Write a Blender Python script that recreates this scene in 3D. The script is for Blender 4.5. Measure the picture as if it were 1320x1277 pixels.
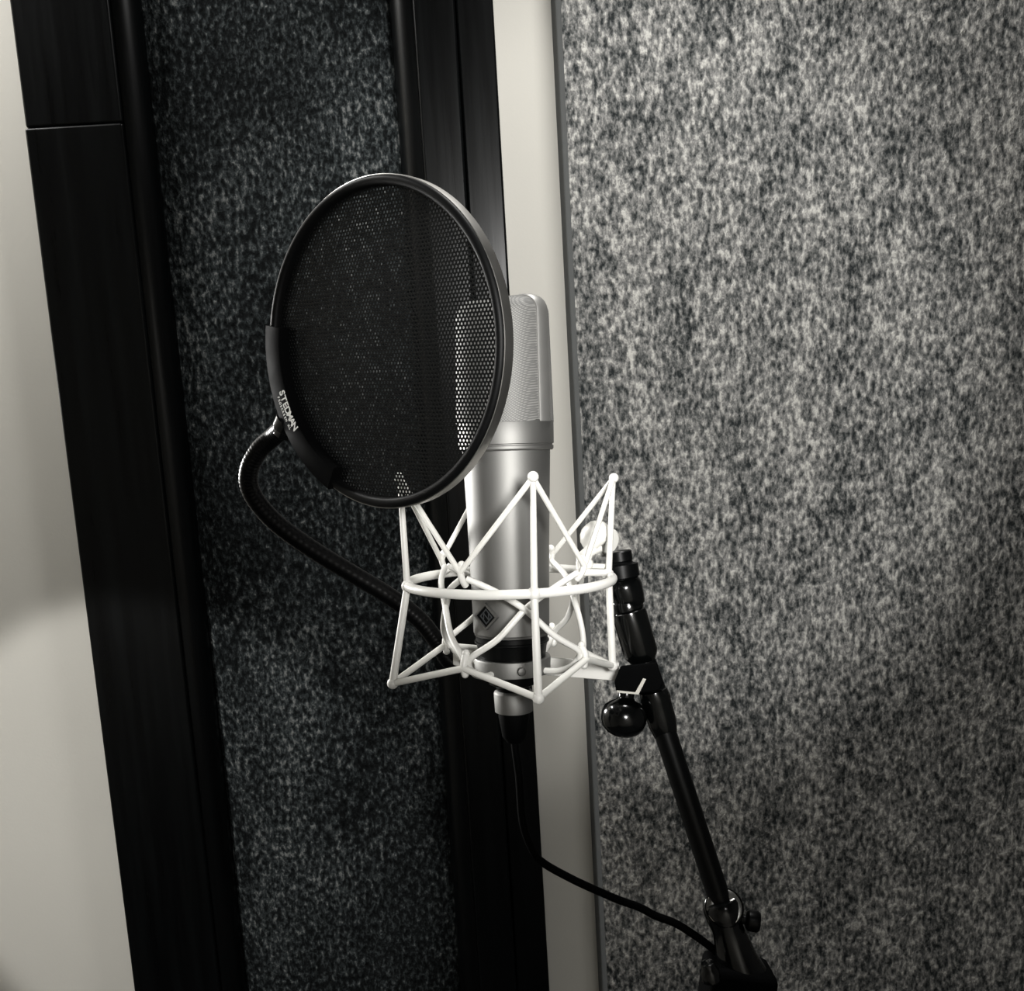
import bpy, bmesh, math, random
from math import sin, cos, pi, radians as R
from mathutils import Vector as V, Matrix, noise as mnoise

random.seed(7)
for o in list(bpy.data.objects):
    bpy.data.objects.remove(o)
SC = bpy.context.scene
COL = SC.collection

# ------------------------------------------------------------------ camera
F = 1300.0                      # focal length in pixels of the 1320 x 1277 frame
CX, CY = 660.0, 638.5
CAM = V((0, 0, 1.45))
down = V((484, 8262, F)).normalized()          # world "down" in lens axes (x right, y down, z forward)
fwd = V((0, 0, 1)); Yc = (fwd - down * fwd.dot(down)).normalized()
Zc = -down; Xc = Yc.cross(Zc)
def w_of(c):                                    # lens axes -> world
    c = V(c); return CAM + V((c.dot(Xc), c.dot(Yc), c.dot(Zc)))
def wd(c):
    c = V(c); return V((c.dot(Xc), c.dot(Yc), c.dot(Zc)))
def at(px, py, z):                              # a point at real depth z along the lens axis
    return w_of(((px - CX) / F * z, (py - CY) / F * z, z))
def onwall(px, py, Y):                          # where a sight line meets the plane y = Y
    d = wd(((px - CX) / F, (py - CY) / F, 1.0)); return CAM + d * (Y / d.y)

cd = bpy.data.cameras.new('camera'); cam = bpy.data.objects.new('camera', cd); COL.objects.link(cam)
cd.sensor_fit = 'HORIZONTAL'; cd.sensor_width = 36; cd.lens = F / 1320 * 36
cd.clip_start = 0.02; cd.clip_end = 30
rx, ru, rb = wd((1, 0, 0)), wd((0, -1, 0)), wd((0, 0, -1))
cam.matrix_world = Matrix(((rx.x, ru.x, rb.x, CAM.x), (rx.y, ru.y, rb.y, CAM.y), (rx.z, ru.z, rb.z, CAM.z), (0, 0, 0, 1)))
SC.camera = cam

# ------------------------------------------------------------------ world, lights, exposure
wld = bpy.data.worlds.new('world'); SC.world = wld; wld.use_nodes = True
wld.node_tree.nodes['Background'].inputs[0].default_value = (0.9, 0.95, 1, 1)
wld.node_tree.nodes['Background'].inputs[1].default_value = 0.0
SC.view_settings.view_transform = 'Standard'
SC.view_settings.look = 'None'
SC.view_settings.exposure = 0.0
SC.view_settings.gamma = 1.0
SC.view_settings.use_curve_mapping = False

def area(name, loc, target, size, power, color=(1, .99, .965), spread=180):
    l = bpy.data.lights.new(name, 'AREA'); l.shape = 'DISK'; l.size = size; l.energy = power; l.color = color
    l.spread = R(spread)
    o = bpy.data.objects.new(name, l); COL.objects.link(o); o.location = loc
    o.rotation_euler = (V(target) - V(loc)).to_track_quat('-Z', 'Y').to_euler(); return o
def spot(name, loc, target, power, angle, blend, size=.04, color=(1, .99, .965)):
    l = bpy.data.lights.new(name, 'SPOT'); l.energy = power; l.spot_size = R(angle); l.spot_blend = blend
    l.shadow_soft_size = size; l.color = color
    o = bpy.data.objects.new(name, l); COL.objects.link(o); o.location = loc
    o.rotation_euler = (V(target) - V(loc)).to_track_quat('-Z', 'Y').to_euler(); return o

area('ceiling_downlight', (.24, .80, 2.34), (.24, .82, 0), .22, 8.8)
area('added_fill_left_top', (-.98, 1.10, 2.34), (-.98, 1.11, 0), .16, 17)  # added light, brightens the top of the left wall
area('added_fill_front', (.6, -1.1, 2.3), (.6, -1.05, 0), .34, 14, spread=112)  # unseen fill added behind the camera, lifts front wall and metal reflections
spot('key_lamp', (.13, -.15, 1.54), (.14, 1.3, 1.385), 43, 42.5, .5, .07)
spot('added_spot_left_wall', (-1.0, .0, 1.5), (-.50, 1.3, .81), 40, 25, .25, .02)  # added spot, its cone edge draws the light boundary low on the left wall
area('added_stripe_light', (-.86, 1.2, 1.42), (0, .585, 1.40), .2, 2.6, spread=70)  # added out of view for the bright stripe on the microphone's left side

D = 1.30                                        # back wall

# ------------------------------------------------------------------ materials
def srgb(r, g, b):
    f = lambda c: (c / 255 / 12.92) if c / 255 <= .04045 else ((c / 255 + .055) / 1.055) ** 2.4
    return (f(r), f(g), f(b), 1)
class Mat:
    def __init__(s, name, color, rough=.5, metal=0, spec=.5):
        s.m = bpy.data.materials.new(name); s.m.use_nodes = True
        s.t = s.m.node_tree; s.b = s.t.nodes['Principled BSDF']
        s.b.inputs['Base Color'].default_value = color; s.b.inputs['Roughness'].default_value = rough
        s.b.inputs['Metallic'].default_value = metal; s.b.inputs['Specular IOR Level'].default_value = spec
        tc = s.t.nodes.new('ShaderNodeTexCoord'); s.co = tc.outputs['Object']
    def n(s, t, **kw):
        x = s.t.nodes.new(t)
        for k, v in kw.items(): setattr(x, k, v)
        return x
    def link(s, a, b): s.t.links.new(a, b)
    def coords(s, scale, rot=(0, 0, 0)):
        m = s.n('ShaderNodeMapping'); m.inputs['Scale'].default_value = scale; m.inputs['Rotation'].default_value = rot
        s.link(s.co, m.inputs['Vector']); return m.outputs['Vector']
    def noise(s, vec, scale, detail=2, rough=.5):
        x = s.n('ShaderNodeTexNoise'); x.inputs['Scale'].default_value = scale; x.inputs['Detail'].default_value = detail
        x.inputs['Roughness'].default_value = rough; s.link(vec, x.inputs['Vector']); return x.outputs['Fac']
    def ramp(s, fac, stops):
        r = s.n('ShaderNodeValToRGB'); e = r.color_ramp.elements
        while len(e) < len(stops): e.new(.5)
        for k, (p, c) in enumerate(stops): e[k].position = p; e[k].color = c
        s.link(fac, r.inputs['Fac']); return r.outputs['Color']
    def bump(s, h, strength, dist):
        b = s.n('ShaderNodeBump'); b.inputs['Strength'].default_value = strength; b.inputs['Distance'].default_value = dist
        s.link(h, b.inputs['Height']); s.link(b.outputs['Normal'], s.b.inputs['Normal'])
    def color(s, out): s.link(out, s.b.inputs['Base Color'])
def g(v, t=(1, 1, 1)): return (v * t[0], v * t[1], v * t[2], 1)

COOL = (.86, 1.0, 1.04)
def m_wall():
    M = Mat('painted_wall', srgb(232, 228, 217), .75, 0, .3)
    v = M.coords((1, 1, 1)); f = M.noise(v, 3, 3)
    M.color(M.ramp(f, [(.3, srgb(203, 200, 192)), (.7, srgb(210, 207, 199))]))
    M.bump(M.noise(v, 260, 3), .15, .0006); return M.m
def m_lacquer():
    M = Mat('black_lacquered_wood', (.002, .0024, .0026, 1), .3, 0, .22)
    v = M.coords((45, 45, 2.2)); f = M.noise(v, 1.6, 5, .6)
    M.color(M.ramp(f, [(.35, (.0006, .0007, .0008, 1)), (.75, (.0022, .0028, .003, 1))]))
    r = M.n('ShaderNodeMapRange'); r.inputs['To Min'].default_value = .22; r.inputs['To Max'].default_value = .38
    M.link(f, r.inputs['Value']); M.link(r.outputs[0], M.b.inputs['Roughness'])
    M.bump(f, .08, .002); return M.m
def m_felt():
    M = Mat('charcoal_felt', (.01, .012, .013, 1), .95, 0, .06)
    v = M.coords((1, 1, .62)); f = M.noise(v, 170, 4, .65); big = M.noise(M.coords((1, 1, .6)), 7, 3)
    mx = M.n('ShaderNodeMath', operation='MULTIPLY_ADD'); M.link(big, mx.inputs[0]); mx.inputs[1].default_value = .38
    M.link(f, mx.inputs[2])
    M.color(M.ramp(mx.outputs[0], [(.50, g(.004, COOL)), (.66, g(.012, COOL)), (.78, g(.05, COOL)), (.9, g(.2, (.97, 1, .98)))]))
    M.bump(f, .9, .004); return M.m
def m_wool():
    M = Mat('flecked_wool_fabric', (.2, .2, .2, 1), .95, 0, .15)
    v = M.coords((1, 1, .55)); f = M.noise(v, 175, 4, .62); big = M.noise(M.coords((1, 1, .5)), 16, 3)
    mx = M.n('ShaderNodeMath', operation='MULTIPLY_ADD'); M.link(big, mx.inputs[0]); mx.inputs[1].default_value = .3
    M.link(f, mx.inputs[2])
    M.color(M.ramp(mx.outputs[0], [(.48, g(.025, COOL)), (.59, g(.11, (.97, 1, .98))), (.70, g(.26, (1, .985, .95))), (.82, g(.55, (1, .98, .92)))]))
    M.bump(f, 1.0, .004); return M.m
def m_simple(name, c, rough, metal=0, spec=.5, nb=None):
    M = Mat(name, c, rough, metal, spec)
    v = M.coords((1, 1, 1)); f = M.noise(v, nb or 90, 3)
    r = M.n('ShaderNodeMapRange'); r.inputs['To Min'].default_value = rough * .85; r.inputs['To Max'].default_value = min(1, rough * 1.15)
    M.link(f, r.inputs['Value']); M.link(r.outputs[0], M.b.inputs['Roughness']); return M.m
def m_nickel():
    M = Mat('satin_nickel', (.19, .188, .180, 1), .56, .9)
    f = M.noise(M.coords((1, 1, 1)), 900, 2); M.bump(f, .06, .0003); return M.m
def m_mesh():
    M = Mat('woven_wire_mesh', (.3, .29, .27, 1), .6, .25, .25)
    # diagonal weave of fine wire
    wv = []
    for a in (.9, -.9):
        w = M.n('ShaderNodeTexWave'); w.wave_type = 'BANDS'; w.bands_direction = 'X'; w.inputs['Scale'].default_value = 340
        w.inputs['Distortion'].default_value = .4
        M.link(M.coords((1, 1, 1), (0, a, .6)), w.inputs['Vector']); wv.append(w.outputs['Fac'])
    ad = M.n('ShaderNodeMath', operation='MULTIPLY'); M.link(wv[0], ad.inputs[0]); M.link(wv[1], ad.inputs[1])
    M.color(M.ramp(ad.outputs[0], [(.0, g(.14, (1, .99, .96))), (.6, g(.25, (1, .985, .94)))]))
    M.bump(ad.outputs[0], .22, .0006); return M.m

WALL = m_wall(); LACQ = m_lacquer(); FELT = m_felt(); WOOL = m_wool()
NICK = m_nickel(); MESH = m_mesh()
ENAM = m_simple('cream_enamel_wire', (.71, .70, .665, 1), .38, 0, .5)
SWIV = m_simple('pale_metal_swivel', (.66, .65, .61, 1), .4, 0, .5)
CORD = m_simple('cream_elastic_cord', (.69, .68, .64, 1), .65, 0, .3)
BLK = m_simple('black_satin_metal', (.0012, .0014, .0015, 1), .34, 0, .16)
GLOSS = m_simple('black_glossy_plastic', (.001, .0012, .0012, 1), .16, 0, .45)
RUB = m_simple('black_rubber', (.0012, .0014, .0015, 1), .6, 0, .05)
RIMM = m_simple('black_anodised_rim', (.0015, .0016, .0017, 1), .5, 0, .12)
SCRM = m_simple('black_perforated_metal', (.0012, .0015, .0016, 1), .5, 0, .15)
CHR = m_simple('polished_chrome', (.8, .79, .75, 1), .22, 1)
WHT = m_simple('white_print', (.9, .89, .86, 1), .6)
EDGE = m_simple('grey_panel_edging', g(.15, (.95, 1, 1.02)), .8, 0, .2)
MATT = m_simple('black_matte_plastic', (.0012, .0013, .0014, 1), .8, 0, .03)
HOSE = m_simple('black_gooseneck_sleeve', (.0012, .0013, .0014, 1), .34, 0, .12)
GBAND = m_simple('bright_satin_nickel', (.36, .355, .34, 1), .5, .8)
BAND = m_simple('satin_rim_band', (.44, .43, .41, 1), .37, 1)
CARP = m_simple('dark_carpet', (.02, .022, .024, 1), .95)
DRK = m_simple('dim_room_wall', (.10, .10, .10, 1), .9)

# ------------------------------------------------------------------ mesh helpers (bmesh in world coordinates)
def bm_(): return bmesh.new()
def frame_of(d):
    d = d.normalized(); a = V((0, 0, 1)) if abs(d.z) < .9 else V((1, 0, 0))
    u = d.cross(a).normalized(); return u, d.cross(u).normalized()
def smooth_path(P, n=8):
    P = [V(p) for p in P]; out = []
    for i in range(len(P) - 1):
        p0 = P[max(i - 1, 0)]; p1 = P[i]; p2 = P[i + 1]; p3 = P[min(i + 2, len(P) - 1)]
        for k in range(n):
            t = k / n
            out.append(.5 * ((2 * p1) + (p2 - p0) * t + (2 * p0 - 5 * p1 + 4 * p2 - p3) * t * t + (3 * p1 - p0 - 3 * p2 + p3) * t ** 3))
    out.append(P[-1]); return out
def tube(bm, P, r, seg=12, closed=False, cap=True):
    P = [V(p) for p in P]; n = len(P); rs = r if isinstance(r, (list, tuple)) else [r] * n
    rings = []; u = None
    for i in range(n):
        a = P[i - 1] if (i > 0 or closed) else P[i]; b = P[(i + 1) % n] if (i < n - 1 or closed) else P[i]
        d = (b - a).normalized()
        if u is None: u, v = frame_of(d)
        else:
            u = (u - d * u.dot(d)).normalized(); v = d.cross(u)
        rings.append([bm.verts.new(P[i] + (u * cos(2 * pi * k / seg) + v * sin(2 * pi * k / seg)) * rs[i]) for k in range(seg)])
    for i in range(n if closed else n - 1):
        A, B = rings[i], rings[(i + 1) % n]
        sh = 0
        if closed and i == n - 1:
            sh = min(range(seg), key=lambda s: (A[0].co - B[s].co).length)
        for k in range(seg):
            bm.faces.new((A[k], A[(k + 1) % seg], B[(k + 1 + sh) % seg], B[(k + sh) % seg]))
    if cap and not closed:
        bm.faces.new(rings[0][::-1]); bm.faces.new(rings[-1])
    return bm
def lathe(bm, base, axis, prof, seg=40, u=None):
    """prof: list of (s along axis, radius); closed with caps when radius > 0 at the ends"""
    base = V(base); axis = V(axis).normalized()
    if u is None: u, v = frame_of(axis)
    else: u = (V(u) - axis * V(u).dot(axis)).normalized(); v = axis.cross(u)
    rings = []
    for s, r in prof:
        r = max(r, 1e-5)
        rings.append([bm.verts.new(base + axis * s + (u * cos(2 * pi * k / seg) + v * sin(2 * pi * k / seg)) * r) for k in range(seg)])
    for A, B in zip(rings, rings[1:]):
        for k in range(seg): bm.faces.new((A[k], A[(k + 1) % seg], B[(k + 1) % seg], B[k]))
    bm.faces.new(rings[0][::-1]); bm.faces.new(rings[-1]); return bm
def ball(bm, c, r, seg=14):
    m = Matrix.Translation(V(c)); bmesh.ops.create_uvsphere(bm, u_segments=seg, v_segments=max(6, seg // 2 + 2), radius=r, matrix=m); return bm
def box_axes(bm, c, ax, ay, az):
    c, ax, ay, az = V(c), V(ax), V(ay), V(az); vs = []
    for sx in (-1, 1):
        for sy in (-1, 1):
            for sz in (-1, 1): vs.append(bm.verts.new(c + ax * sx + ay * sy + az * sz))
    for f in ((0, 1, 3, 2), (4, 6, 7, 5), (0, 4, 5, 1), (2, 3, 7, 6), (0, 2, 6, 4), (1, 5, 7, 3)): bm.faces.new([vs[i] for i in f])
    return bm
def box(bm, x0, x1, y0, y1, z0, z1):
    return box_axes(bm, ((x0 + x1) / 2, (y0 + y1) / 2, (z0 + z1) / 2), ((x1 - x0) / 2, 0, 0), (0, (y1 - y0) / 2, 0), (0, 0, (z1 - z0) / 2))

def thing(name, label, cat, loc, group=None):
    o = bpy.data.objects.new(name, None); COL.objects.link(o); o.location = loc; o.empty_display_size = .02
    o['label'] = label; o['category'] = cat
    if group: o['group'] = group
    return o
def worldpos(o):
    p = V(o.location)
    while o.parent: o = o.parent; p += V(o.location)
    return p
def obj(name, bm, mat, parent=None, bevel=0, smooth=True, label=None, kind=None, bseg=2, angle=35):
    bmesh.ops.recalc_face_normals(bm, faces=bm.faces)
    lo = V([min(v.co[i] for v in bm.verts) for i in range(3)]); hi = V([max(v.co[i] for v in bm.verts) for i in range(3)])
    c = (lo + hi) / 2
    bmesh.ops.translate(bm, verts=bm.verts, vec=-c)
    me = bpy.data.meshes.new(name); bm.to_mesh(me); bm.free(); me.materials.append(mat)
    o = bpy.data.objects.new(name, me); COL.objects.link(o)
    if parent: o.parent = parent; o.location = c - worldpos(parent)
    else: o.location = c
    if smooth:
        for p in me.polygons: p.use_smooth = True
    if bevel:
        b = o.modifiers.new('bevel', 'BEVEL'); b.width = bevel; b.segments = bseg; b.limit_method = 'ANGLE'; b.angle_limit = R(40)
    if smooth:
        try: me.set_sharp_from_angle(angle=R(angle))
        except Exception: pass
        if bevel:
            w = o.modifiers.new('normals', 'WEIGHTED_NORMAL'); w.keep_sharp = False
            try: me.set_sharp_from_angle(angle=R(179))
            except Exception: pass
    if label: o['label'] = label
    if kind: o['kind'] = kind
    return o

# ------------------------------------------------------------------ the room
ROOM = dict(x0=-1.5, x1=1.5, y0=-1.6, z1=2.42)
def slab(name, *a, mat=WALL):
    return obj(name, box(bm_(), *a), mat, None, smooth=False, kind='structure')
slab('wall_back', ROOM['x0'], ROOM['x1'], D, D + .1, 0, ROOM['z1'])
slab('wall_left', ROOM['x0'] - .1, ROOM['x0'], ROOM['y0'] - .1, D + .1, 0, ROOM['z1'])
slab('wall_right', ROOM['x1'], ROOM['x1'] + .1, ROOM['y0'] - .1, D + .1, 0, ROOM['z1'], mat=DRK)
slab('wall_front', ROOM['x0'], ROOM['x1'], ROOM['y0'] - .1, ROOM['y0'], 0, ROOM['z1'])
slab('floor', ROOM['x0'] - .1, ROOM['x1'] + .1, ROOM['y0'] - .1, D + .1, -.1, 0, mat=CARP)
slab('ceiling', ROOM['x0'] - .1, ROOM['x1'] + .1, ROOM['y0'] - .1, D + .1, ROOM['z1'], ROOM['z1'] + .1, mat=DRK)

# ------------------------------------------------------------------ framed felt panel on the left
FT = .045
YF = D - FT
X = lambda px, Y=YF: onwall(px, 638.5, Y).x
zt, zb = 2.14, .10
panel = thing('acoustic_panel', 'tall black-framed acoustic panel with charcoal felt behind the microphone', 'acoustic panel', (X(380), D - .02, zb))
xa, xb, xc, xd, xe, xf = X(91), X(212), X(240), X(545), X(575), X(672)
xg = X(626)
zj = onwall(95, 161, YF).z
# left stile: two boards that butt at a seam
obj('frame_board', box(bm_(), xa, xb, YF, D, zb, zj), LACQ, panel, bevel=.0035)
obj('frame_board', box(bm_(), xa + .0008, xb - .0006, YF + .0015, D, zj, zt), LACQ, panel, bevel=.0035)
# right stile: inner board and a lower outer board
obj('frame_board', box(bm_(), xe, xg, YF, D, zb, zt), LACQ, panel, bevel=.0035)
obj('frame_board', box(bm_(), xg + .0005, xf, YF + .006, D, zb, zt), LACQ, panel, bevel=.003)
# rails above and below
obj('frame_rail', box(bm_(), xb, xe, YF + .001, D, zt - .12, zt), LACQ, panel, bevel=.0035)
obj('frame_rail', box(bm_(), xb, xe, YF + .001, D, zb, zb + .12), LACQ, panel, bevel=.0035)
# inner mouldings: quarter-round steps sloping down to the felt
def moulding(x0, x1):
    bm = bm_(); s = 1 if x1 > x0 else -1; n = 7; prof = [(x0, D - .004)]
    w = abs(x1 - x0); 
    for k in range(n + 1):
        a = pi / 2 * k / n; prof.append((x0 + s * w * sin(a), D - .012 - (FT - .018) * cos(a)))
    prof.append((x1, D - .004))
    lo = [bm.verts.new((x, y, zb + .12)) for x, y in prof]; hi = [bm.verts.new((x, y, zt - .12)) for x, y in prof]
    m = len(prof)
    for k in range(m): bm.faces.new((lo[k], lo[(k + 1) % m], hi[(k + 1) % m], hi[k]))
    bm.faces.new(lo); bm.faces.new(hi[::-1]); return bm
obj('moulding', moulding(xb + .0004, xc), LACQ, panel)
obj('moulding', moulding(xe - .0004, xd), LACQ, panel)
# felt, slightly pillowed
def felt():
    bm = bm_(); nx, nz = 24, 60; G = []
    x0, x1, z0, z1 = xc - .012, xd + .012, zb + .11, zt - .11
    for i in range(nx + 1):
        col = []
        for k in range(nz + 1):
            u, v = i / nx, k / nz; x = x0 + (x1 - x0) * u; z = z0 + (z1 - z0) * v
            e = min(1, min(u, 1 - u) / .12, min(v, 1 - v) / .05); e = e * e * (3 - 2 * e)
            y = D - .009 - .010 * e - .0018 * mnoise.noise(V((x * 11, z * 7, .3)))
            col.append(bm.verts.new((x, y, z)))
        G.append(col)
    for i in range(nx):
        for k in range(nz): bm.faces.new((G[i][k], G[i + 1][k], G[i + 1][k + 1], G[i][k + 1]))
    return bm
obj('felt', felt(), FELT, panel, label='charcoal speckled felt')

# ------------------------------------------------------------------ flecked wool panel on the right
PT = .055
YP = D - PT
wool = thing('fabric_panel', 'large grey flecked wool acoustic panel filling the right side', 'acoustic panel', (X(1000), D - .02, .05))
x0, x1, z0, z1 = onwall(741, 638.5, D).x, 1.34, .05, 2.2
xi = onwall(753, 638.5, YP).x
def edging():
    bm = bm_(); iz = .03
    A = [bm.verts.new(p) for p in ((x0, D, z0), (x1, D, z0), (x1, D, z1), (x0, D, z1))]
    B = [bm.verts.new(p) for p in ((xi, YP + .0005, z0 + iz), (x1 - .03, YP + .0005, z0 + iz), (x1 - .03, YP + .0005, z1 - iz), (xi, YP + .0005, z1 - iz))]
    for k in range(4): bm.faces.new((A[k], A[(k + 1) % 4], B[(k + 1) % 4], B[k]))
    bm.faces.new(A[::-1]); bm.faces.new(B); return bm
obj('panel_edging', edging(), EDGE, wool, smooth=False, label='plain grey bevelled edge')
def woolface():
    bm = bm_(); nx, nz = 70, 120; G = []
    a0, a1, c0, c1 = xi, x1 - .03, z0 + .03, z1 - .03
    for i in range(nx + 1):
        col = []
        for k in range(nz + 1):
            u, v = i / nx, k / nz; x = a0 + (a1 - a0) * u; z = c0 + (c1 - c0) * v
            e = min(1, min(u, 1 - u) / .02, min(v, 1 - v) / .02)
            col.append(bm.verts.new((x, YP - .001 - .004 * e ** .5 - .0008 * mnoise.noise(V((x * 40, z * 22, 1.3))) * e, z)))
        G.append(col)
    for i in range(nx):
        for k in range(nz): bm.faces.new((G[i][k], G[i + 1][k], G[i + 1][k + 1], G[i][k + 1]))
    return bm
obj('wool_face', woolface(), WOOL, wool, label='coarse flecked grey wool')

# ------------------------------------------------------------------ microphone axes
K = .587 / F                                    # metres per pixel at the microphone
PT_, PB_ = at(647, 385, .583), at(660.5, 850, .592)
AX = (PT_ - PB_).normalized()
toC = (CAM - (PT_ + PB_) / 2); NN = (toC - AX * toC.dot(AX)).normalized()
RT = NN.cross(AX) * -1
if RT.dot(wd((1, 0, 0))) < 0: RT = -RT
def ax(y): return PB_ + (PT_ - PB_) * ((850 - y) / 465.0)
def dirn(az): a = R(az); return NN * cos(a) + RT * sin(a)
def mp(y, r, az): return ax(y) + dirn(az) * (r * K)
def mlathe(prof, seg=64):
    """prof of (pixel row, pixel radius) around the microphone axis"""
    return lathe(bm_(), ax(850), AX, [((850 - y) / 465.0 * (PT_ - PB_).length, r * K) for y, r in prof], seg)
FA = -34                                        # azimuth the microphone faces

mic = thing('microphone', 'satin nickel large-diaphragm studio microphone held in the wire cradle', 'microphone', ax(917))
fr, sd = dirn(FA), dirn(FA + 90)
def head_ring(bm, s, a, b, e, n=72):
    vs = []
    for k in range(n):
        t = 2 * pi * k / n; c, d = cos(t), sin(t)
        x = a * math.copysign(abs(c) ** (2 / e), c); y = (b if d > 0 else b * .94) * math.copysign(abs(d) ** (2 / e), d)
        vs.append(bm.verts.new(ax(850) + AX * s + sd * x + fr * y))
    return vs
HB, HT = (850 - 543) * K, (850 - 386) * K
def head():
    bm = bm_(); rings = []; prof = []
    for k in range(9): 
        t = k / 8; prof.append((HB + (HT - .009 - HB) * t, 1.0, 1 - .16 * t))
    for k in range(1, 8):
        a = pi / 2 * k / 7; q = 1 - .009 / .0285 * (1 - cos(a)); prof.append((HT - .009 + .009 * sin(a), q, .84 * (1 - .5 * (1 - cos(a)))))
    for s, qa, qb in prof: rings.append(head_ring(bm, s, .0268 * qa, .0272 * qb, 2.5))
    for A, B in zip(rings, rings[1:]):
        for k in range(72): bm.faces.new((A[k], A[(k + 1) % 72], B[(k + 1) % 72], B[k]))
    bm.faces.new(rings[0][::-1])
    c = bm.verts.new(ax(850) + AX * (HT + .0004))
    for k in range(72): bm.faces.new((rings[-1][k], rings[-1][(k + 1) % 72], c))
    return bm
obj('head_grille', head(), MESH, mic, angle=60, label='fine woven wire grille')
# the smooth band that runs up one side, over the top and down the other
def band():
    bm = bm_(); path = []; ro = .0098; W = .0279
    zc = HT - ro + .0010
    for k in range(10): path.append((-W, HB + (zc - HB) * k / 9, -1, 0))
    for k in range(1, 9): a = pi / 2 * k / 8; path.append((-W + ro * (1 - cos(a)), zc + ro * sin(a), -cos(a), sin(a)))
    for k in range(1, 12): path.append((-W + ro + (2 * W - 2 * ro) * k / 12, zc + ro, 0, 1))
    for k in range(0, 9): a = pi / 2 * k / 8; path.append((W - ro * (1 - sin(a)), zc + ro * cos(a), sin(a), cos(a)))
    for k in range(1, 10): path.append((W, zc - (zc - HB) * k / 9, 1, 0))
    sec = [(-.0056, -.0035), (-.0056, -.0006), (-.0045, .0002), (0, .0007), (.0045, .0002), (.0056, -.0006), (.0056, -.0035)]
    rings = []
    for x, s, nx, ns in path:
        rings.append([bm.verts.new(ax(850) + sd * (x + nx * h) + AX * (s + ns * h) + fr * w) for w, h in sec])
    m = len(sec)
    for A, B in zip(rings, rings[1:]):
        for k in range(m): bm.faces.new((A[k], A[(k + 1) % m], B[(k + 1) % m], B[k]))
    bm.faces.new(rings[0]); bm.faces.new(rings[-1][::-1]); return bm
obj('grille_band', band(), GBAND, mic, label='smooth metal band over the grille', angle=50)
obj('collar', mlathe([(579, 57), (579, 59.5), (577, 61), (573.5, 61), (572.6, 59.5), (571.4, 59.5), (570.5, 61.5), (543, 61.8), (541, 60.8), (541, 20)]), NICK, mic, angle=30)
obj('body', mlathe([(817, 46), (815.5, 48), (813, 48.4), (812, 49.2), (700, 52), (580, 56.5), (578, 56)]), NICK, mic, angle=30)
obj('base_band', mlathe([(846, 43), (832, 45), (826, 46.5), (825, 48.5), (823.5, 48.5), (822.5, 46.8), (817, 46.8), (816, 47.5)]), BLK, mic, angle=30, label='black stepped base')
obj('lock_nut', mlathe([(866, 46), (865, 49.2), (847, 49.8), (845, 49), (845, 44)]), NICK, mic, angle=30)
bm = bm_(); lathe(bm, mp(855, 47, 12), dirn(12), [(0, 5 * K), (6 * K, 5.5 * K), (8 * K, 4.5 * K), (9 * K, 1 * K)], 20)
obj('set_screw', bm, NICK, mic)
obj('connector_neck', mlathe([(890, 21), (884, 23), (880, 31), (867, 33), (866, 42)]), BLK, mic, label='black threaded neck')
obj('connector', mlathe([(918, 22), (917, 24.5), (893, 25.5), (891, 24.5), (889, 22)]), NICK, mic, label='nickel cable connector')
# emblem: a diamond badge on the front
bd = thing
E0 = mp(786, 50.4, -37)
eu, ev, en = dirn(53), AX, dirn(-37)
def diamond(c, h, w, t, en_off):
    bm = bm_(); P = [c + eu * w, c + ev * h, c - eu * w, c - ev * h]
    A = [bm.verts.new(p + en * en_off) for p in P]; B = [bm.verts.new(p + en * (en_off + t)) for p in P]
    for k in range(4): bm.faces.new((A[k], A[(k + 1) % 4], B[(k + 1) % 4], B[k]))
    bm.faces.new(A[::-1]); bm.faces.new(B); return bm
def diamond_frame(c, h, w, th, t, en_off):
    bm = bm_()
    O = [c + eu * w, c + ev * h, c - eu * w, c - ev * h]; I = [c + eu * (w - th), c + ev * (h - th), c - eu * (w - th), c - ev * (h - th)]
    vs = [[bm.verts.new(p + en * q) for p in L] for L, q in ((O, en_off), (O, en_off + t), (I, en_off + t), (I, en_off))]
    for a in range(4):
        for k in range(4): bm.faces.new((vs[a][k], vs[a][(k + 1) % 4], vs[(a + 1) % 4][(k + 1) % 4], vs[(a + 1) % 4][k]))
    return bm
badge = obj('badge', diamond(E0, 16 * K, 17 * K, .0012, -.0006), BLK, mic, smooth=False, label='black diamond badge')
obj('badge_frame', diamond_frame(E0, 17.5 * K, 18.5 * K, 3.2 * K, .0022, -.0004), NICK, badge, smooth=False)
obj('emblem', diamond_frame(E0, 10 * K, 10 * K, 2.0 * K, .0004, .0006), m_simple('grey_emblem', (.03, .033, .035, 1), .5), badge, smooth=False)
bm = bm_()
for a, b in (((-4, -4), (-4, 4)), ((-4, 4), (4, -4)), ((4, -4), (4, 4))):
    p = [E0 + eu * (q[0] * K) + ev * (q[1] * K) + en * .0008 for q in (a, b)]; tube(bm, p, .7 * K, 6)
obj('emblem_mark', bm, bpy.data.materials['grey_emblem'], badge)

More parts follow.
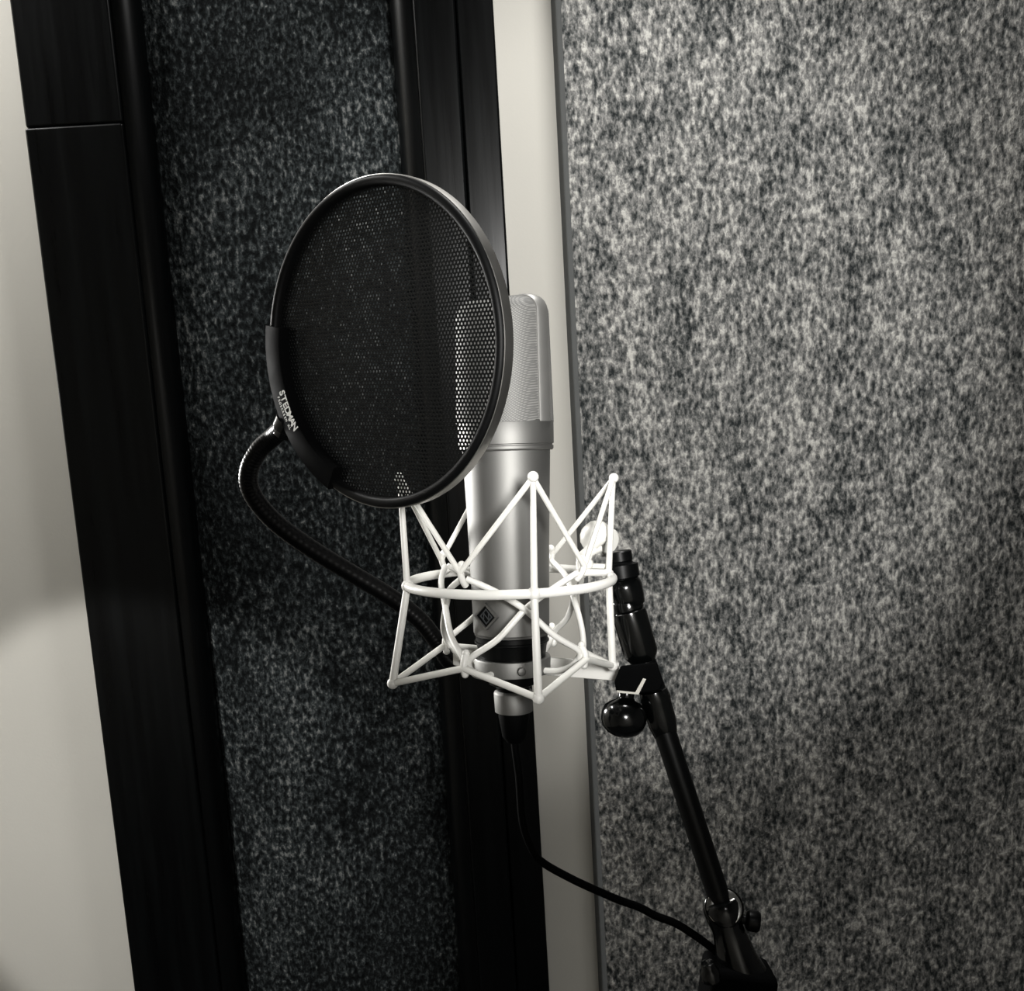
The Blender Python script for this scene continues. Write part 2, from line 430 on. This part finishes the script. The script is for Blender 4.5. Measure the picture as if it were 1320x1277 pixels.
# ------------------------------------------------------------------ shock mount
sm = thing('shock_mount', 'cream wire spider shock mount with cords cradling the microphone', 'shock mount', ax(888))
AZ = [12, 102, 192, 282]                        # outer posts
HZ = [57, 147, 237, 327]                        # inner hooks, between the posts
RR = 132.5
bm = bm_(); tube(bm, [mp(746.5, RR, 360 * k / 72) for k in range(72)], 6 * K, 12, closed=True)
obj('ring', bm, ENAM, sm, angle=80)
TOPS = {12: (611, 143), 102: (620, 143), 192: (613, 139), 282: (610, 138)}
BOTS = {12: (868, 140), 102: (868, 136), 192: (862, 136), 282: (869, 156)}
for a in AZ:
    ty, tr = TOPS[a]; by, br = BOTS[a]
    bm = bm_(); tube(bm, [mp(ty, tr, a), mp(745, RR + 1, a)], [3.6 * K, 4.4 * K], 10); tube(bm, [mp(748, RR + 1, a), mp(by, br, a)], [4.6 * K, 5.2 * K], 10)
    ball(bm, mp(746.5, RR, a), 8.5 * K); obj('post', bm, ENAM, sm, angle=80)
    bm = bm_(); ball(bm, mp(ty - 1, tr + 1, a), 6.6 * K); obj('tip', bm, ENAM, sm)
    bm = bm_(); ball(bm, mp(by, br, a), 7.2 * K); obj('tip', bm, ENAM, sm)
UH, LH, RI = 722, 838, 104
hookU = {h: mp(UH, RI, h) for h in HZ}
hookL = {h: mp(LH, RI, h) for h in HZ}
for i, h in enumerate(HZ):
    bm = bm_(); tube(bm, smooth_path([mp(UH - 7, RI + 2, h), mp(UH + 2, RI + 5, h), mp(UH + 12, RI + 1, h), mp(UH + 19, RI - 5, h)]), 4.2 * K, 10)
    ball(bm, mp(UH - 7, RI + 2, h), 5 * K); obj('hook', bm, ENAM, sm, angle=80)
    bm = bm_(); tube(bm, smooth_path([mp(LH - 14, RI - 1, h), mp(LH - 2, RI + 4, h), mp(LH + 10, RI + 2, h)]), 4.6 * K, 10)
    ball(bm, mp(LH - 15, RI - 1, h), 5 * K); ball(bm, mp(LH + 10, RI + 2, h), 4.6 * K); obj('hook', bm, ENAM, sm, angle=80)
# elastic cords, tip to hook
for i, a in enumerate(AZ):
    ty, tr = TOPS[a]; by, br = BOTS[a]
    for h in (HZ[i], HZ[i - 1]):
        hp = mp(UH + 2, RI + 6, h)
        bm = bm_(); tube(bm, [mp(ty, tr, a), hp], 3.5 * K, 10); obj('cord', bm, CORD, sm, angle=80)
        hp = mp(LH + 2, RI + 5, h)
        bm = bm_(); tube(bm, [mp(by, br, a), hp], 4.3 * K, 10); obj('cord', bm, CORD, sm, angle=80)
# inner basket: crossed wires on four sides, bent in to the base nut
for i, h in enumerate(HZ):
    h2 = HZ[(i + 1) % 4]; 
    d = (h2 - h) % 360; mid = h + d / 2
    def P(f, y, r): return mp(y, r, h + d * f)
    bm = bm_(); tube(bm, smooth_path([P(.02, UH + 10, RI - 2), P(.25, 749, 92), P(.5, 773, 86), P(.75, 806, 92), P(.96, LH - 10, RI - 2), P(.99, LH + 2, RI - 4)], 6), 4 * K, 10)
    obj('basket_wire', bm, ENAM, sm, angle=80)
    bm = bm_(); tube(bm, smooth_path([P(.98, UH + 10, RI - 2), P(.75, 749, 91), P(.5, 772, 84), P(.25, 806, 91), P(.04, LH - 10, RI - 2), P(.01, LH + 4, RI - 6)], 6), 4 * K, 10)
    obj('basket_wire', bm, ENAM, sm, angle=80)
    bm = bm_(); tube(bm, smooth_path([P(0, LH - 2, RI - 3), P(0, LH + 12, RI - 16), P(0, 858, 70), P(0, 860, 47)], 6), 4 * K, 10)
    obj('basket_foot', bm, ENAM, sm, angle=80)
# swivel at the right, behind the ring
zs = .615
def cp(px, py, z=zs): return at(px, py, z)
ks = zs / F
sax = (cp(800, 712) - cp(776, 697)).normalized()
bm = bm_(); lathe(bm, cp(769, 692), wd((.55, .62, -.1)), [(-21 * ks, 1 * ks), (-20 * ks, 8 * ks), (-16 * ks, 14.5 * ks), (-9 * ks, 20 * ks), (0, 22 * ks), (7 * ks, 21.5 * ks), (12 * ks, 18 * ks), (13 * ks, 10 * ks)], 32)
swv = obj('swivel_knob', bm, SWIV, sm, angle=50)
bm = bm_(); lathe(bm, cp(781, 699, zs + .010), wd((.5, .35, -.75)), [(-4 * ks, 18 * ks), (-3 * ks, 20 * ks), (1 * ks, 20.5 * ks), (2.5 * ks, 19 * ks), (3 * ks, 8 * ks)], 36)
obj('swivel_washer', bm, SWIV, sm, angle=40)
bm = bm_(); tube(bm, smooth_path([cp(772, 704, .612), cp(757, 712, .609), cp(748, 722, .606), cp(749, 735, .604), cp(754, 742, .602)]), [8 * ks] * 8 + [7 * ks] * 8 + [5 * ks] * 17, 14)
obj('swivel_lug', bm, SWIV, sm, angle=60)
bm = bm_(); ball(bm, cp(757, 727, .606), 8 * ks, 18); tube(bm, [cp(757, 729, .606), cp(784, 730, .608)], 3.6 * ks, 12)
tube(bm, [cp(757, 728, .606), cp(762, 706, .610)], 4 * ks, 10)
obj('swivel_pin', bm, SWIV, sm, angle=60)
bm = bm_(); tube(bm, [cp(751, 738, .602), cp(786, 738, .598), mp(747, RR - 2, 104)], 4.5 * ks, 12); obj('swivel_arm', bm, ENAM, sm, angle=60)

# ------------------------------------------------------------------ pop filter
PC = at(489.9, 444.2, .525); PAZ, PEL, PR = .6708, -.1079, .0851
n_ = wd((-sin(PAZ) * cos(PEL), -sin(PEL), -cos(PAZ) * cos(PEL)))
pu = n_.cross(V((0, 0, 1)))                     # in-plane sideways, towards the right of the photo
if pu.dot(wd((1, 0, 0))) < 0: pu = -pu
pu.normalize(); pv = pu.cross(n_)
if pv.z < 0: pv = -pv
def pp(r, deg, h=0): a = R(deg); return PC + pu * (r * cos(a)) + pv * (r * sin(a)) + n_ * h
pf = thing('pop_filter', 'round black metal pop filter on a gooseneck before the microphone', 'pop filter', PC - pv * PR)
def sweep_ring(sec, a0=0, a1=360, n=120):
    bm = bm_(); full = (a1 - a0) >= 360; cnt = n if full else n + 1; rings = []
    for k in range(cnt):
        a = a0 + (a1 - a0) * k / n; rings.append([bm.verts.new(pp(r, a, h)) for r, h in sec])
    m = len(sec)
    for i in range(n):
        A, B = rings[i], rings[(i + 1) % cnt]
        for k in range(m): bm.faces.new((A[k], A[(k + 1) % m], B[(k + 1) % m], B[k]))
    if not full: bm.faces.new(rings[0]); bm.faces.new(rings[-1][::-1])
    return bm
RO, RIN = PR, PR - .0052
obj('rim', sweep_ring([(RIN, -.0036), (RIN, .0030), (RIN + .0008, .0042), (RIN + .002, .0048), (RO - .0018, .0048), (RO - .0006, .0040), (RO, .0028), (RO, -.0028), (RO - .0006, -.0042), (RO - .0018, -.0048), (RIN + .001, -.0046)]), RIMM, pf, angle=60)
obj('rim_band', sweep_ring([(RO - .0005, -.0040), (RO + .0004, -.0036), (RO + .0006, 0), (RO + .0004, .0026), (RO - .0005, .0030)]), BAND, pf, angle=60, label='satin metal outer band of the hoop')
# perforated screen with real holes
def screen():
    bm = bm_(); p = .00226; hr = p * .335; cache = {}
    def vert(x, y):
        k = (round(x / p * 400), round(y / p * 400))
        if k not in cache: cache[k] = bm.verts.new(PC + pu * x + pv * y)
        return cache[k]
    lim = RIN + .001; rows = int(lim / (p * .866)) + 1
    th = .00035
    for j in range(-rows, rows + 1):
        for i in range(-60, 61):
            cx, cy = (i + (.5 if j % 2 else 0)) * p, j * p * .8660254
            if cx * cx + cy * cy > lim * lim: continue
            O = [vert(cx + p / math.sqrt(3) * cos(R(30 + 60 * k)), cy + p / math.sqrt(3) * sin(R(30 + 60 * k))) for k in range(6)]
            I = [bm.verts.new(PC + pu * (cx + hr * cos(R(30 + 60 * k))) + pv * (cy + hr * sin(R(30 + 60 * k)))) for k in range(6)]
            L = [bm.verts.new(v.co - n_ * th) for v in I]
            for k in range(6):
                q = (k + 1) % 6
                bm.faces.new((O[k], O[q], I[q], I[k])); bm.faces.new((I[k], I[q], L[q], L[k]))
    return bm
so = obj('screen', screen(), SCRM, pf, smooth=False, label='black perforated metal screen')
# clip along the lower left of the rim
clip = obj('clip', sweep_ring([(RIN - .0070, -.0050), (RIN - .0070, .0052), (RIN - .006, .0064), (RO + .0004, .0064), (RO + .0014, .0054), (RO + .0014, -.0050), (RO + .0006, -.006), (RIN - .006, -.006)], 170.5, 243, 50), MATT, pf, angle=50, label='black curved clip with white lettering')
def lettering(name, text, a_mid, r, height, step, flip_r):
    """flat print along the clip, reading downwards"""
    bm = bm_(); n = len(text)
    for i, ch in enumerate(text):
        if ch == ' ': continue
        c = bpy.data.curves.new('glyph', 'FONT'); c.body = ch; c.size = height * 1.38; c.extrude = .00012; c.align_x = 'CENTER'; c.offset = height * .02
        o = bpy.data.objects.new('glyph', c); COL.objects.link(o)
        dg = bpy.context.evaluated_depsgraph_get(); dg.update()
        me = bpy.data.meshes.new_from_object(o.evaluated_get(dg)); bpy.data.objects.remove(o); bpy.data.curves.remove(c)
        a = a_mid + (i - (n - 1) / 2) * step; p = pp(r, a, .0065)
        tx = (pp(r, a + .5) - pp(r, a - .5)).normalized(); ty = (PC - pp(r, a)).normalized(); ty = (ty - tx * ty.dot(tx)).normalized()
        base = len(bm.verts); vs = [bm.verts.new(p + tx * v.co.x * .92 + ty * v.co.y + n_ * v.co.z) for v in me.vertices]
        for f in me.polygons:
            try: bm.faces.new([vs[q] for q in f.vertices])
            except ValueError: pass
        bpy.data.meshes.remove(me)
    return bm
obj('lettering', lettering('t', 'STEDMAN', 206, RO - .0062, 0.0046, 2.62, 1), WHT, clip, smooth=False, label='white printed word STEDMAN')
obj('lettering', lettering('t', 'PROSCREEN XL', 206, RO - .0036, .0016, 1.25, 1), WHT, clip, smooth=False, label='small white print under the word')
# socket and gooseneck
soc = pp(RO + .004, 207, 0)
d0 = (pp(RO + .02, 212) - pp(RO, 207)).normalized()
bm = bm_(); lathe(bm, pp(RO + .001, 207, -.001), d0, [(0, .0078), (.006, .0078), (.007, .0068), (.011, .0060), (.012, .0045)], 28)
obj('socket', bm, GLOSS, pf, angle=35)
zl = .585
GP = [pp(RO + .008, 208.3), at(352, 563, .590), at(334, 580, .594), at(321, 607, .598), at(325, 636, .604), at(353, 671, .612), at(400, 706, .622), at(452, 738, .632), at(503, 769, .640), at(539, 797, .645), at(562, 825, .648), at(578, 850, .648), at(598, 858, .648)]
path = smooth_path(GP, 22)
bm = bm_(); rr = [(.0056 + .00012 * sin(k * 1.9)) for k in range(len(path))]
tube(bm, path, rr, 16); obj('gooseneck', bm, HOSE, pf, angle=60, label='black flexible gooseneck')
# flat bar behind the microphone base and clamp on the stand
def bar():
    bm = bm_(); za, zb2 = .640, .622
    P = [(584, 836, za), (584, 857, za), (600, 862, za), (798, 878, zb2), (798, 854, zb2), (700, 847, .631)]
    A = [bm.verts.new(at(*p)) for p in P]; B = [bm.verts.new(at(p[0], p[1], p[2]) + wd((0, 0, .003))) for p in P]; m = len(P)
    for k in range(m): bm.faces.new((A[k], A[(k + 1) % m], B[(k + 1) % m], B[k]))
    bm.faces.new(A[::-1]); bm.faces.new(B); return bm
obj('mounting_bar', bar(), ENAM, pf, bevel=.0006, label='cream flat bar')
zk = .617; kk = zk / F
def c2(px, py, dz=0): return at(px, py, zk + dz)
bax = (c2(856, 905) - c2(830, 862)).normalized()
cz = wd((0, 0, 1))
# clamp jaw: a block around the boom
def prism(P, z0, z1):
    bm = bm_(); A = [bm.verts.new(at(x, y, z0)) for x, y in P]; B = [bm.verts.new(at(x, y, z1)) for x, y in P]; m = len(P)
    for k in range(m): bm.faces.new((A[k], A[(k + 1) % m], B[(k + 1) % m], B[k]))
    bm.faces.new(A[::-1]); bm.faces.new(B); return bm
clampb = obj('clamp', prism([(800, 858), (847, 853), (855, 880), (850, 890), (824, 894), (794, 891), (792, 878)], zk - .014, zk + .016), MATT, pf, bevel=.0012)
obj('clamp_edge', prism([(795, 889.5), (819, 892), (829, 874), (833, 875), (823, 895), (796, 892.5)], zk - .0155, zk - .0135), CHR, clampb, label='bright metal edge')
bm = bm_(); lathe(bm, c2(808, 888, -.004), wd((-.12, 1, -.12)), [(0, 11 * kk), (10 * kk, 10 * kk), (13 * kk, 12 * kk), (16 * kk, 19 * kk), (22 * kk, 26 * kk), (31 * kk, 29 * kk), (40 * kk, 29 * kk), (49 * kk, 26 * kk), (56 * kk, 19 * kk), (60 * kk, 10 * kk), (61 * kk, 2 * kk)], 40)
obj('clamp_knob', bm, GLOSS, pf, angle=50, label='glossy black round tightening knob')

# ------------------------------------------------------------------ stand
st_top, st_bot = c2(796, 716, .002), at(958, 1240, .600)
foot = V((at(985, 1500, .60).x, at(985, 1500, .60).y, 0))
stand = thing('microphone_stand', 'black tubular boom microphone stand slanting down at the right', 'stand', foot)
def seg(px0, py0, px1, py1, prof, z0=zk, z1=None, n=32):
    a, b = at(px0, py0, z0), at(px1, py1, z1 or z0); L = (b - a).length
    return lathe(bm_(), a, b - a, [(t * L, r * kk) for t, r in prof], n)
obj('thread_adapter', seg(797, 710, 803, 752, [(0, 15.5), (.03, 17), (.30, 17), (.33, 16), (.38, 17), (.42, 23), (.80, 23), (.84, 19), (.9, 19), (1, 18)]), BLK, stand, angle=30)
obj('swivel_joint', seg(800, 744, 813, 782, [(0, 16), (.1, 22), (.35, 24), (.7, 22), (.95, 20), (1, 17)]), GLOSS, stand, angle=50)
obj('grip_sleeve', seg(806, 772, 829, 852, [(0, 19), (.05, 21), (.16, 21), (.18, 20), (.2, 22), (.24, 22.5), (.85, 22.5), (.93, 20), (.97, 17.5), (1, 16)]), GLOSS, stand, angle=30)
obj('boom_neck', seg(825, 838, 847, 900, [(0, 14), (.1, 15.5), (1, 15.5)]), BLK, stand)
obj('boom_joint', seg(841, 886, 859, 950, [(0, 12), (.06, 18), (.22, 20), (.30, 19), (.5, 19), (.72, 18.5), (.9, 16), (1, 14)]), GLOSS, stand, angle=40)
bm = bm_(); tube(bm, [at(849, 918, zk), at(932, 1172, .606), at(946, 1215, .604)], 14.4 * kk, 24)
obj('boom_tube', bm, BLK, stand, label='black straight boom tube')
cl0, cl1 = (929, 1163), (948, 1225)
obj('clutch_body', seg(927, 1160, 958, 1262, [(0, 16), (0.01, 20), (.06, 23), (.2, 23), (.34, 20), (.5, 22), (.75, 26), (.9, 31), (1, 33)], .605, .602), GLOSS, stand, angle=40)
ca = V((-.06, -.74, .66)).normalized()
obj('clutch_collar', lathe(bm_(), at(933, 1170, .602), ca, [(-20 * kk, 17 * kk), (-14 * kk, 21 * kk), (0, 25 * kk), (4 * kk, 24.5 * kk), (5 * kk, 23.5 * kk), (4 * kk, 22.5 * kk), (4 * kk, 8 * kk)], 40), GLOSS, stand, angle=40)
obj('clutch_ring', lathe(bm_(), at(933, 1170, .602), ca, [(3 * kk, 12 * kk), (5 * kk, 13 * kk), (5.3 * kk, 14 * kk), (5.3 * kk, 21 * kk), (4.8 * kk, 22 * kk), (3 * kk, 22 * kk)], 48), CHR, stand, angle=30, label='chrome ring around the boom tube')
bm = bm_(); d = wd((1, .12, -.15)); b0 = at(944, 1182, .603); lathe(bm, b0, d, [(0, 6 * kk), (16 * kk, 6 * kk), (17 * kk, 10 * kk), (20 * kk, 13 * kk), (30 * kk, 13.5 * kk), (34 * kk, 11 * kk), (35 * kk, 4 * kk)], 24)
obj('clutch_knob', bm, BLK, stand, angle=40)
bm = bm_(); lathe(bm, at(917, 1262, .585), wd((-.25, -1, -.1)), [(0, 12 * kk), (12 * kk, 12 * kk), (16 * kk, 9 * kk), (22 * kk, 8 * kk), (24 * kk, 3 * kk)], 20)
obj('latch_button', bm, GLOSS, stand, angle=40)
pj = at(960, 1285, .600)
obj('tilt_joint', box_axes(bm_(), at(950, 1276, .602), wd((42 * kk, 6 * kk, 0)), wd((-4 * kk, 34 * kk, 0)), wd((0, 0, .016))), MATT, stand, bevel=.004)
bm = bm_(); tube(bm, [pj, V((pj.x, pj.y, .03))], .011, 20); obj('upright_tube', bm, BLK, stand)
bm = bm_(); lathe(bm, V((pj.x, pj.y, 0)), V((0, 0, 1)), [(0, .13), (.006, .132), (.014, .128), (.02, .05), (.035, .02), (.05, .014)], 56); obj('round_base', bm, BLK, stand, angle=40)

# ------------------------------------------------------------------ cable
cab = thing('microphone_cable', 'black cable hanging from the microphone and drooping to the stand', 'cable', ax(990))
bm = bm_(); P = smooth_path([ax(928), ax(960), at(669, 1000, .596), at(674, 1060, .600), at(688, 1098, .604), at(702, 1113, .606), at(732, 1130, .606), at(757, 1142, .606), at(796, 1159, .605), at(824, 1169, .605), at(845, 1180, .605), at(871, 1190, .605), at(898, 1207, .606), at(922, 1225, .610), at(938, 1240, .612)], 10)
tube(bm, P, 5.2 * K, 12); obj('cord', bm, RUB, cab, angle=80)
obj('plug', mlathe([(958, 10), (950, 16), (925, 20), (918.5, 20)]), RUB, cab, label='black cable plug')
